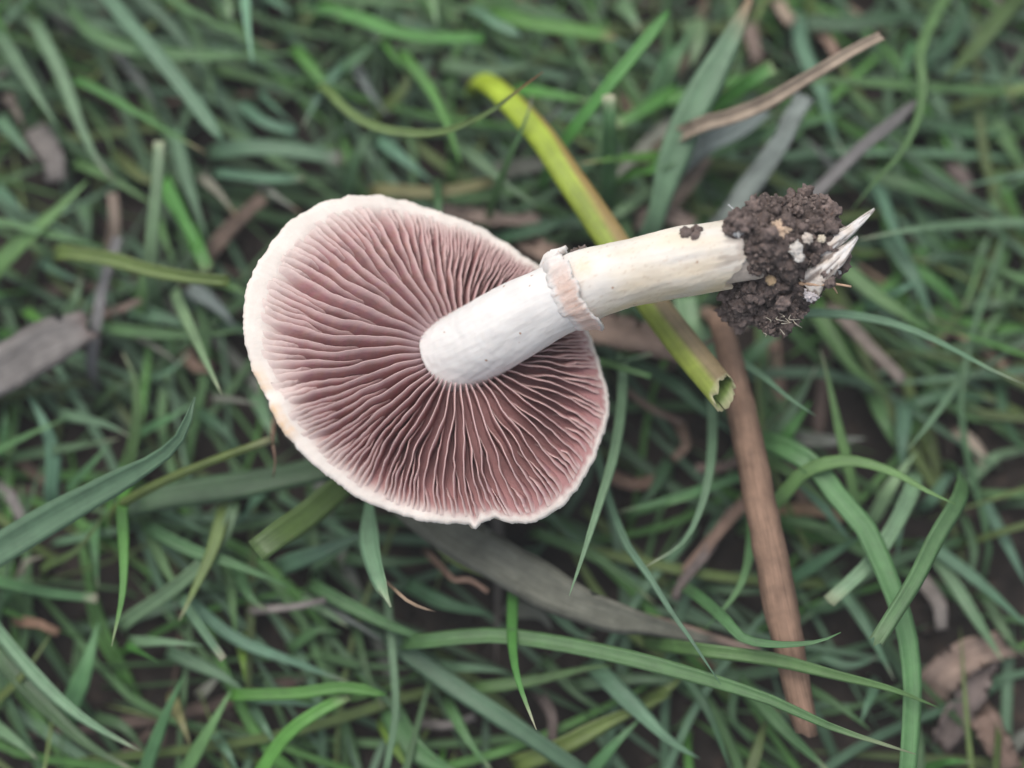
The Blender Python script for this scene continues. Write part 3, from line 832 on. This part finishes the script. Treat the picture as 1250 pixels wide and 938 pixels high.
def wob(th, t):
    a = .085*nz(math.cos(th)*2.0*t+3, math.sin(th)*2.0*t, 7.7)+.016*nz(math.cos(th)*6*t, math.sin(th)*6*t, 2.2)/max(.3, t)
    return a*sstep(.1, .4, t)
def build_gill(th0, t0, seed, t1):
    r = random.Random(seed); n = 44; m = 5
    V = []; F = []; K = []; ph = r.uniform(0, 60)
    for i in range(n+1):
        q = i/n; t = lerp(t0, t1, q)
        taper = min(1, q/.5)**.8 if t0 > .2 else 1
        mg = margin(th0); full = gdepth(t, th0)+.0004*(1-sstep(mg-.1, mg, t))+.00003; drop = full*(1-taper); dep = full-drop
        th = th0+wob(th0, t)+.007*nz(t*9+ph, 1)+.0035*nz(t*26+ph, 3)
        lean = (.042+.016*math.sin(th0*2+1)+.02*nz(ph, t*3))/max(.35, t)*taper
        r_m = rim_r(th)*t*PM
        hw = .00012*(1-.3*q)
        for side in (-1, 1):
            for k in range(m):
                z = k/(m-1)                         # 0 at the free edge, 1 at the root in the cap
                thz = th-lean*z+.010*nz(t*14+ph, z*2)*(1-z)
                w_ = hw*(.45 if k == 0 else (1.0+.9*z))
                p = edge_pt(thz+side*w_/max(.002, r_m), t)-NRM*(drop+dep*z+.0004*sstep(.94, 1, q)**1.5+.0008*(1-sstep(.16, .30, t))*(1 if t0 < .2 else 0))
                if k == 0: p = p+NRM*.00012*nz(t*60+ph, 5)
                V.append(p)
                face = mix((.375, .20, .195), (.325, .150, .150), z)
                face = tuple(c*(.92+.16*r.random()) for c in face)
                edge = (.50, .345, .325)
                c = mix(edge, face, sstep(0, .30, z))
                left = .5+.5*math.cos(th-math.radians(195))
                c = mix(c, (.60, .515, .465), sstep(margin(th)-lerp(.09, .22, left), margin(th)+.02, t)*.85)
                c = mix((.48, .34, .34), c, sstep(.18, .28, t)) if t0 < .2 else c
                K.append(c)
    row = 2*m
    for i in range(n):
        a = i*row
        for k in range(m-1):
            F.append((a+k, a+row+k, a+row+k+1, a+k+1))
            F.append((a+m+k, a+m+k+1, a+row+m+k+1, a+row+m+k))
        F.append((a, a+m, a+row+m, a+row))
    for a, fl in ((0, 0), (n*row, 1)):
        lp = [a+k for k in range(m)]+[a+m+k for k in range(m-1, -1, -1)]
        F.append(tuple(lp[::-1] if fl else lp))
    part('gill', V, F, M_GILL, cap, K)
NG = 46; gr = random.Random(8); seed = 0
for i in range(NG):
    for sub, (a, b) in enumerate(((.15, .15), (.45, .72), (.22, .42), (.5, .78))):
        seed += 1
        if sub in (1, 3) and gr.random() < .22: continue
        th = 2*math.pi*(i+sub*.25+gr.uniform(-.05, .05))/NG
        build_gill(th, gr.uniform(a, b), seed, margin(th)+gr.uniform(-.035, .004))

# --- stem
ST = [(545,440,27.0),(575,424,29.5),(632,391,33.0),(705,353,36.5),(745,340,37.5),(800,327,38.5),(870,313,39.2),(925,305,39.2)]
SP, SL = catmull([at(a, b, h/1000) for a, b, h in ST], 90)
SPX = [48.5, 48.5, 46, 43.5, 42.5, 42, 43, 42]
def srad(v):
    q = v*(len(SPX)-1); i = min(len(SPX)-2, int(q)); return lerp(SPX[i], SPX[i+1], q-i)
def sframe(i):
    T = (SP[min(i+1, 90)]-SP[max(i-1, 0)]).normalized(); s = T.cross(Vector((0, 0, 1))).normalized(); return T, s, s.cross(T).normalized()
def stem_pt(v, a, extra=0.0):
    q = v*90; i = min(89, int(q)); f = q-i
    c = SP[i].lerp(SP[i+1], f); T, s, u = sframe(i); rr = srad(v)*mpp(c)+extra
    return c+(s*math.cos(a)+u*math.sin(a))*rr
def skin_end(a):                                   # where the white skin stops, round the stem: jagged
    return .945-.060*(.5-.5*math.cos(a-1.65))-.035*sstep(.75, .1, abs(a-.25))+.012*nz(a*4, 3)+.01*nz(a*11, 8)
def build_stem():
    V, F, K, U = [], [], [], []; n, m = 190, 132
    for i in range(n+1):
        for k in range(m):
            a = 2*math.pi*k/m; v = lerp(0, skin_end(a), i/n)
            e = .0003*nz(math.cos(a)*1.2, math.sin(a)*1.2, v*7+9)+.00016*nz(math.cos(a)*1.5, math.sin(a)*1.5, v*9)+.00007*nz(math.cos(a)*8, math.sin(a)*8, v*14)
            e += .00008*nz(math.cos(a)*4, math.sin(a)*4, v*60)*(1-sstep(.2, .35, v))
            e += .00003*nz(math.cos(a)*18, math.sin(a)*18, v*24)+.00004*nz(math.cos(a)*30, math.sin(a)*30, v*90)
            if i == n: e -= .0003
            V.append(stem_pt(v, a, e))
            c = (.63, .605, .575)
            warm = sstep(.42, .6, v)*(.55+.45*nz(math.cos(a)*2, math.sin(a)*2, v*10))
            c = mix(c, (.615, .51, .345), min(1, warm*(.6+.8*sstep(.9, -.3, math.sin(a-.4)))))
            ca, sa = math.cos(a), math.sin(a)
            c = tuple(x*(1+.03*nz(ca*11, sa*11, v*9)+.02*nz(ca*24, sa*24, v*16)) for x in c)
            c = mix(c, (.60, .48, .31), .4*sstep(.15, .6, nz(ca*1.6+5, sa*1.6, v*6))*sstep(.3, .5, v))
            dirt = sstep(.15, .5, nz(ca*5, sa*5, v*26+3)+.9*sstep(.84, .96, v)-.35)*sstep(.80, .88, v)
            c = mix(c, (.24, .175, .14), .45*dirt)
            fl = sstep(.42, .55, nz(ca*16, sa*16, v*85))*sstep(.42, .5, v)
            c = mix(c, (.38, .26, .17), .35*fl)
            oc = math.exp(-((v-.515)/.022)**2-((a-1.9)/.35)**2)
            c = mix(c, (.75, .42, .2), oc*.75*(.5+.5*nz(a*20, v*200)))
            K.append(c); U.append((math.cos(a)*2, math.sin(a)*2, v*2))
    for i in range(n):
        for k in range(m):
            q = (k+1) % m; F.append((i*m+k, i*m+q, i*m+m+q, i*m+m+k))
    F.append(tuple(range(m-1, -1, -1)))
    b = n*m; c0 = len(V); V.append(SP[78]); K.append((.6, .5, .38)); U.append((0, 0, 0))
    for k in range(m): F.append((b+k, b+(k+1) % m, c0))
    return part('stem', V, F, M_STEM, root, K, U)
stem = build_stem()
def build_core():
    V, F, K, U = [], [], [], []; n, m = 16, 40
    for i in range(n+1):
        v = lerp(.80, 1.0, i/n)
        for k in range(m):
            a = 2*math.pi*k/m
            V.append(stem_pt(v, a, -.0007+.0003*nz(math.cos(a)*3, math.sin(a)*3, v*30)))
            K.append(mix((.62, .52, .43), (.5, .42, .36), .5+.5*nz(a*3, v*20))); U.append((a*1.2, v*6, 0))
    for i in range(n):
        for k in range(m):
            q = (k+1) % m; F.append((i*m+k, i*m+q, i*m+m+q, i*m+m+k))
    F.append(tuple(range(m-1, -1, -1))); F.append(tuple(n*m+k for k in range(m)))
    o = part('stem_core', V, F, M_ROOT, stem, K, U); o['label'] = 'beige inner flesh where the white skin has torn'
build_core()
def build_ring():
    V, F, K = [], [], []; m = 260
    prof = [(-.046, -.0003), (-.040, .00006), (-.030, .00022), (-.016, .00038), (-.002, .00048), (.012, .00058), (.024, .00072), (.034, .00088), (.0345, .0006), (.022, .00025), (.014, -.0004)]
    last = len(prof)-1
    for j, (dv, e) in enumerate(prof):
        for k in range(m):
            a = 2*math.pi*k/m; ca, sa = math.cos(a), math.sin(a)
            sk = .452+.010*math.cos(a-.2)+.012*nz(ca*1.5, sa*1.5, 2)
            up_ = sstep(.45, 1, math.cos(a-2.75)); lo = sstep(.3, 1, math.cos(a+.05))
            tear = 1+.30*nz(ca*2.2, sa*2.2, 6)+.22*nz(ca*6, sa*6, 3)+(.16*nz(a*34, 6)+.10*nz(a*80, 2) if 5 < j < 9 else 0)
            wad = up_*(.0007+.0006*nz(ca*5, sa*5, j*.45)+.0004*nz(ca*12, sa*12, j*.8))*math.sin(math.pi*min(1, j/8.5))
            ee = e*(1+1.0*lo)+wad+(.00016*nz(ca*7, sa*7, j*.5)+.00013*nz(a*30, j*.35)*(.4+lo))*(1 if 0 < j < last else 0)
            V.append(stem_pt(sk+dv*tear*(1-.25*up_*(dv < 0)), a, ee))
            pk = sstep(-.1, .8, math.sin(a+.75))*sstep(-.034, -.012, dv)*(1-sstep(.020, .034, dv))
            c = mix((.63, .595, .56), (.57, .40, .325), max(0, min(1, pk*(.8+.6*nz(a*18, j)))))
            if nz(a*22, j*1.3, 5) > .5 and sa > .4: c = mix(c, (.45, .19, .08), .6)
            K.append(c)
    for j in range(last):
        for k in range(m):
            q = (k+1) % m; F.append((j*m+k, j*m+q, j*m+m+q, j*m+m+k))
    o = part('ring', V, F, M_RING, stem, K); o['label'] = 'frayed white and pink ring around the stem'
build_ring()

# --- soil clod with crumbs, white patches, root tip and rootlet
lobes = [(950,300,39,46),(922,292,41,38),(906,280,42.5,20),(928,312,41.5,22),(985,290,38,40),(996,315,36,33),(916,352,35.5,20),(944,336,36,38),(964,345,35,38),(940,270,40,30),(985,268,38,30),
         (946,384,33,25),(900,372,33,19),(958,372,34,26),(925,376,32,20)]
V, F, K = [], [], []; SURF = []
for i, (x, y, h, rp) in enumerate(lobes):
    c = at(x, y, h/1000); rad = rp*.9*mpp(c)
    lv, lf = lump(rad, i+20, 5, .36, 2.6)
    o = len(V); V += [c+q for q in lv]; F += [tuple(k+o for k in f) for f in lf]
    for q in lv: SURF.append((c+q, q.normalized(), i))
clod = part('soil_clod', V, F, M_CLOD, root)
cents = [(at(x, y, h/1000), rp) for x, y, h, rp in lobes]
outer = [s for s in SURF if all(k == s[2] or (s[0]-c).length > rp*mpp(c)*.98 for k, (c, rp) in enumerate(cents))]
protos = []
for s in range(7):
    lv, lf = lump(1, s+60, 3, .75, 1.6)
    me = bpy.data.meshes.new('crumb'); me.from_pydata([tuple(q) for q in lv], [], lf); me.polygons.foreach_set('use_smooth', [True]*len(lf)); me.materials.append(M_CLOD); protos.append(me)
r = random.Random(31)
for k in range(290):
    p, nrm, _ = r.choice(outer)
    o = bpy.data.objects.new('crumb', r.choice(protos)); col.objects.link(o); o.parent = clod
    s = r.uniform(.0002, .0006) if r.random() < .82 else r.uniform(.0006, .0012)
    o.location = p-RL+nrm*s*.3; o.scale = (s*r.uniform(.7, 1.2), s*r.uniform(.7, 1.2), s); o.rotation_euler = (r.uniform(0, 6), r.uniform(0, 6), r.uniform(0, 6))
for x, y, s in ((838,286,.0009),(850,284,.0008),(846,290,.0006),(700,299,.0005),(712,298,.0005)):   # crumbs stuck on the stem
    o = bpy.data.objects.new('crumb', r.choice(protos)); col.objects.link(o); o.parent = stem
    b = min((stem_pt(v/100, a/10) for v in range(30, 92) for a in range(0, 63)), key=lambda q: (ROT.transposed() @ (q-CAM)).z and
            ((625-FPX*(ROT.transposed() @ (q-CAM)).x/(ROT.transposed() @ (q-CAM)).z-x)**2+(469+FPX*(ROT.transposed() @ (q-CAM)).y/(ROT.transposed() @ (q-CAM)).z-y)**2)-q.z*2000)
    o.location = b-RL; o.scale = (s, s, s*.8)
gv, gf = [], []; gl = [lump(1, s_+140, 1, .6, 1.5) for s_ in range(5)]
for k in range(2600):
    p, nrm, _ = r.choice(outer); lv, lf = r.choice(gl); s_ = r.uniform(.00006, .00026)*(1 if r.random() < .9 else 1.6); o_ = len(gv)
    m3 = Matrix.Rotation(r.uniform(0, 6), 3, 'X'); gv += [p+nrm*s_*.5+(m3 @ q)*s_ for q in lv]; gf += [tuple(i+o_ for i in f) for f in lf]
grit = part('grit', gv, gf, M_GRIT, clod); grit['kind'] = 'stuff'
def patch(name, px, py, rpx, seed, c, parent, hh):
    lv, lf = lump(1, seed, 4, .6, 2.2); ctr = at(px, py, hh); s = rpx*mpp(ctr)
    return part(name, [ctr+Vector((q.x*s, q.y*s, q.z*s*.35)) for q in lv], lf, M_ROOT, parent, [tuple(x*(.85+.3*random.Random(i).random()) for x in c) for i in range(len(lv))])
def clod_top(px, py):
    best = None
    for p, _, _ in outer:
        q = ROT.transposed() @ (p-CAM); x = 625-FPX*q.x/q.z; y = 469+FPX*q.y/q.z
        if (x-px)**2+(y-py)**2 < 49 and (best is None or p.z > best): best = p.z
    return best or .04
for i, (x, y, rp, c) in enumerate(((952,280,11,(.52,.38,.27)),(971,303,8,(.58,.54,.49)),(976,314,6,(.55,.51,.46)),(985,291,6,(.50,.43,.37)),(900,281,7,(.58,.56,.54)),
        (1003,292,5,(.6,.52,.4)),(1014,318,9,(.68,.62,.55)),(1006,336,9,(.70,.62,.56)),(941,342,6,(.42,.30,.18)),(1018,330,7,(.72,.68,.64)),(990,360,8,(.5,.45,.45)))):
    patch('mycelium_patch', x, y, rp, 80+i, c, clod, clod_top(x, y)-.0001)
def build_root(name, pts, r0, r1, pw, seed):
    V, F, K = [], [], []; n, m = 34, 32
    P, L = catmull([at(*p) for p in pts], n)
    for i in range(n+1):
        v = i/n; T = (P[min(i+1, n)]-P[max(i-1, 0)]).normalized(); s = T.cross(Vector((0, 0, 1))).normalized(); u = s.cross(T)
        rad = lerp(r0, r1, v**pw)*PM
        for k in range(m):
            a = 2*math.pi*k/m; ca, sa = math.cos(a), math.sin(a)
            g = 1+.30*nz(ca*1.6+seed, sa*1.6, v*2.5)+.26*nz(ca*4+seed, sa*4, v*3)+.14*nz(ca*9, sa*9, v*7+seed)
            V.append(P[i]+s*ca*rad*g+u*sa*rad*.6*g+T*(.0006*nz(a*5, seed, 2) if i > n-3 else 0))
            d = nz(ca*4+seed, sa*4, v*3)
            c = mix((.66, .63, .60), (.50, .38, .27), max(0, min(1, .5*(1-v)+.7*nz(ca*2, sa*2, v*6+seed))))
            if d < -.12: c = mix(c, (.14, .105, .085), .8)
            K.append(c)
    for i in range(n):
        for k in range(m):
            q = (k+1) % m; F.append((i*m+k, i*m+q, i*m+m+q, i*m+m+k))
    F.append(tuple(range(m-1, -1, -1))); F.append(tuple(n*m+k for k in range(m)))
    return part(name, V, F, M_ROOT, clod, K)
build_root('root_tip', [(985,314,.0385),(1012,298,.0405),(1038,281,.0415),(1067,256,.0425)], 17, 1.2, .9, 1)['label'] = 'white pointed root tip at the end of the soil clod'
build_root('root_tip', [(985,347,.038),(1010,326,.0402),(1032,306,.0408),(1046,290,.0406)], 19, 2.5, .9, 5)['label'] = 'tattered whitish lower prong of the root tip'
rr = random.Random(91)
for k in range(26):
    o = bpy.data.objects.new('crumb', rr.choice(protos)); col.objects.link(o); o.parent = clod
    t = rr.random(); p = at(lerp(1000, 1016, t)+rr.uniform(-7, 7), lerp(285, 345, t)+rr.uniform(-6, 6), lerp(.0400, .0395, t)+rr.uniform(-.001, .0008)); s_ = rr.uniform(.0003, .0008)
    o.location = p-RL; o.scale = (s_, s_, s_); o.rotation_euler = (rr.uniform(0, 6), rr.uniform(0, 6), 0)
def thread(name, pts, rad, c, parent, mat=None):
    n, m = 16, 6; P, L = catmull([at(*p) for p in pts], n); V, F, K = [], [], []
    for i in range(n+1):
        T = (P[min(i+1, n)]-P[max(i-1, 0)]).normalized(); s = T.cross(Vector((0, 0, 1))).normalized(); u = s.cross(T)
        rr = rad*(1-.5*i/n)*(1+.3*nz(i*.7, rad*9e4))
        for k in range(m):
            a = 2*math.pi*k/m; V.append(P[i]+s*math.cos(a)*rr+u*math.sin(a)*rr); K.append(c)
    for i in range(n):
        for k in range(m):
            q = (k+1) % m; F.append((i*m+k, i*m+q, i*m+m+q, i*m+m+k))
    F.append(tuple(range(m-1, -1, -1))); F.append(tuple(n*m+k for k in range(m)))
    return part(name, V, F, mat or M_ROOT, parent, K)
thread('rootlet', [(975,346,.0385),(1000,348,.0395),(1018,347,.0395),(1039,350,.039)], .00028, (.50,.33,.22), clod)
thread('rootlet', [(1015,347,.0395),(1019,353,.039),(1022,358,.038)], .00018, (.55,.36,.22), clod)
thread('rootlet', [(905,264,.042),(896,256,.0435),(889,250,.044)], .00010, (.8,.8,.8), clod)
for k in range(9):
    x, y = r.uniform(930, 968), r.uniform(380, 408)
    thread('rootlet', [(x, y, .036), (x+r.uniform(-4, 10), y+r.uniform(0, 7), .0375), (x+r.uniform(0, 14), y+r.uniform(-4, 10), .037)], .00007, (.5,.45,.36), clod)

# ------------------------------------------------------------------ added thin scattering box, imitates the milky veil of the lens
def build_veil_haze():
    a = .5; V = [(x*3.2, y*3.2, z) for x in (-1, 1) for y in (-1, 1) for z in (-1.02, FOCUS_H+DIST+.03)]
    F = [(0, 1, 3, 2), (4, 6, 7, 5), (0, 4, 5, 1), (2, 3, 7, 6), (0, 2, 6, 4), (1, 5, 7, 3)]
    m = bpy.data.materials.new('veil_volume'); m.use_nodes = True; m.node_tree.nodes.clear()
    out = m.node_tree.nodes.new('ShaderNodeOutputMaterial'); pv = m.node_tree.nodes.new('ShaderNodeVolumePrincipled')
    pv.inputs['Color'].default_value = (.90, .95, .95, 1); pv.inputs['Density'].default_value = .10
    m.node_tree.links.new(pv.outputs[0], out.inputs['Volume'])
    tag(mesh_obj('veil_haze', V, F, m, smooth=False), None, None, None, 'stuff')
build_veil_haze()
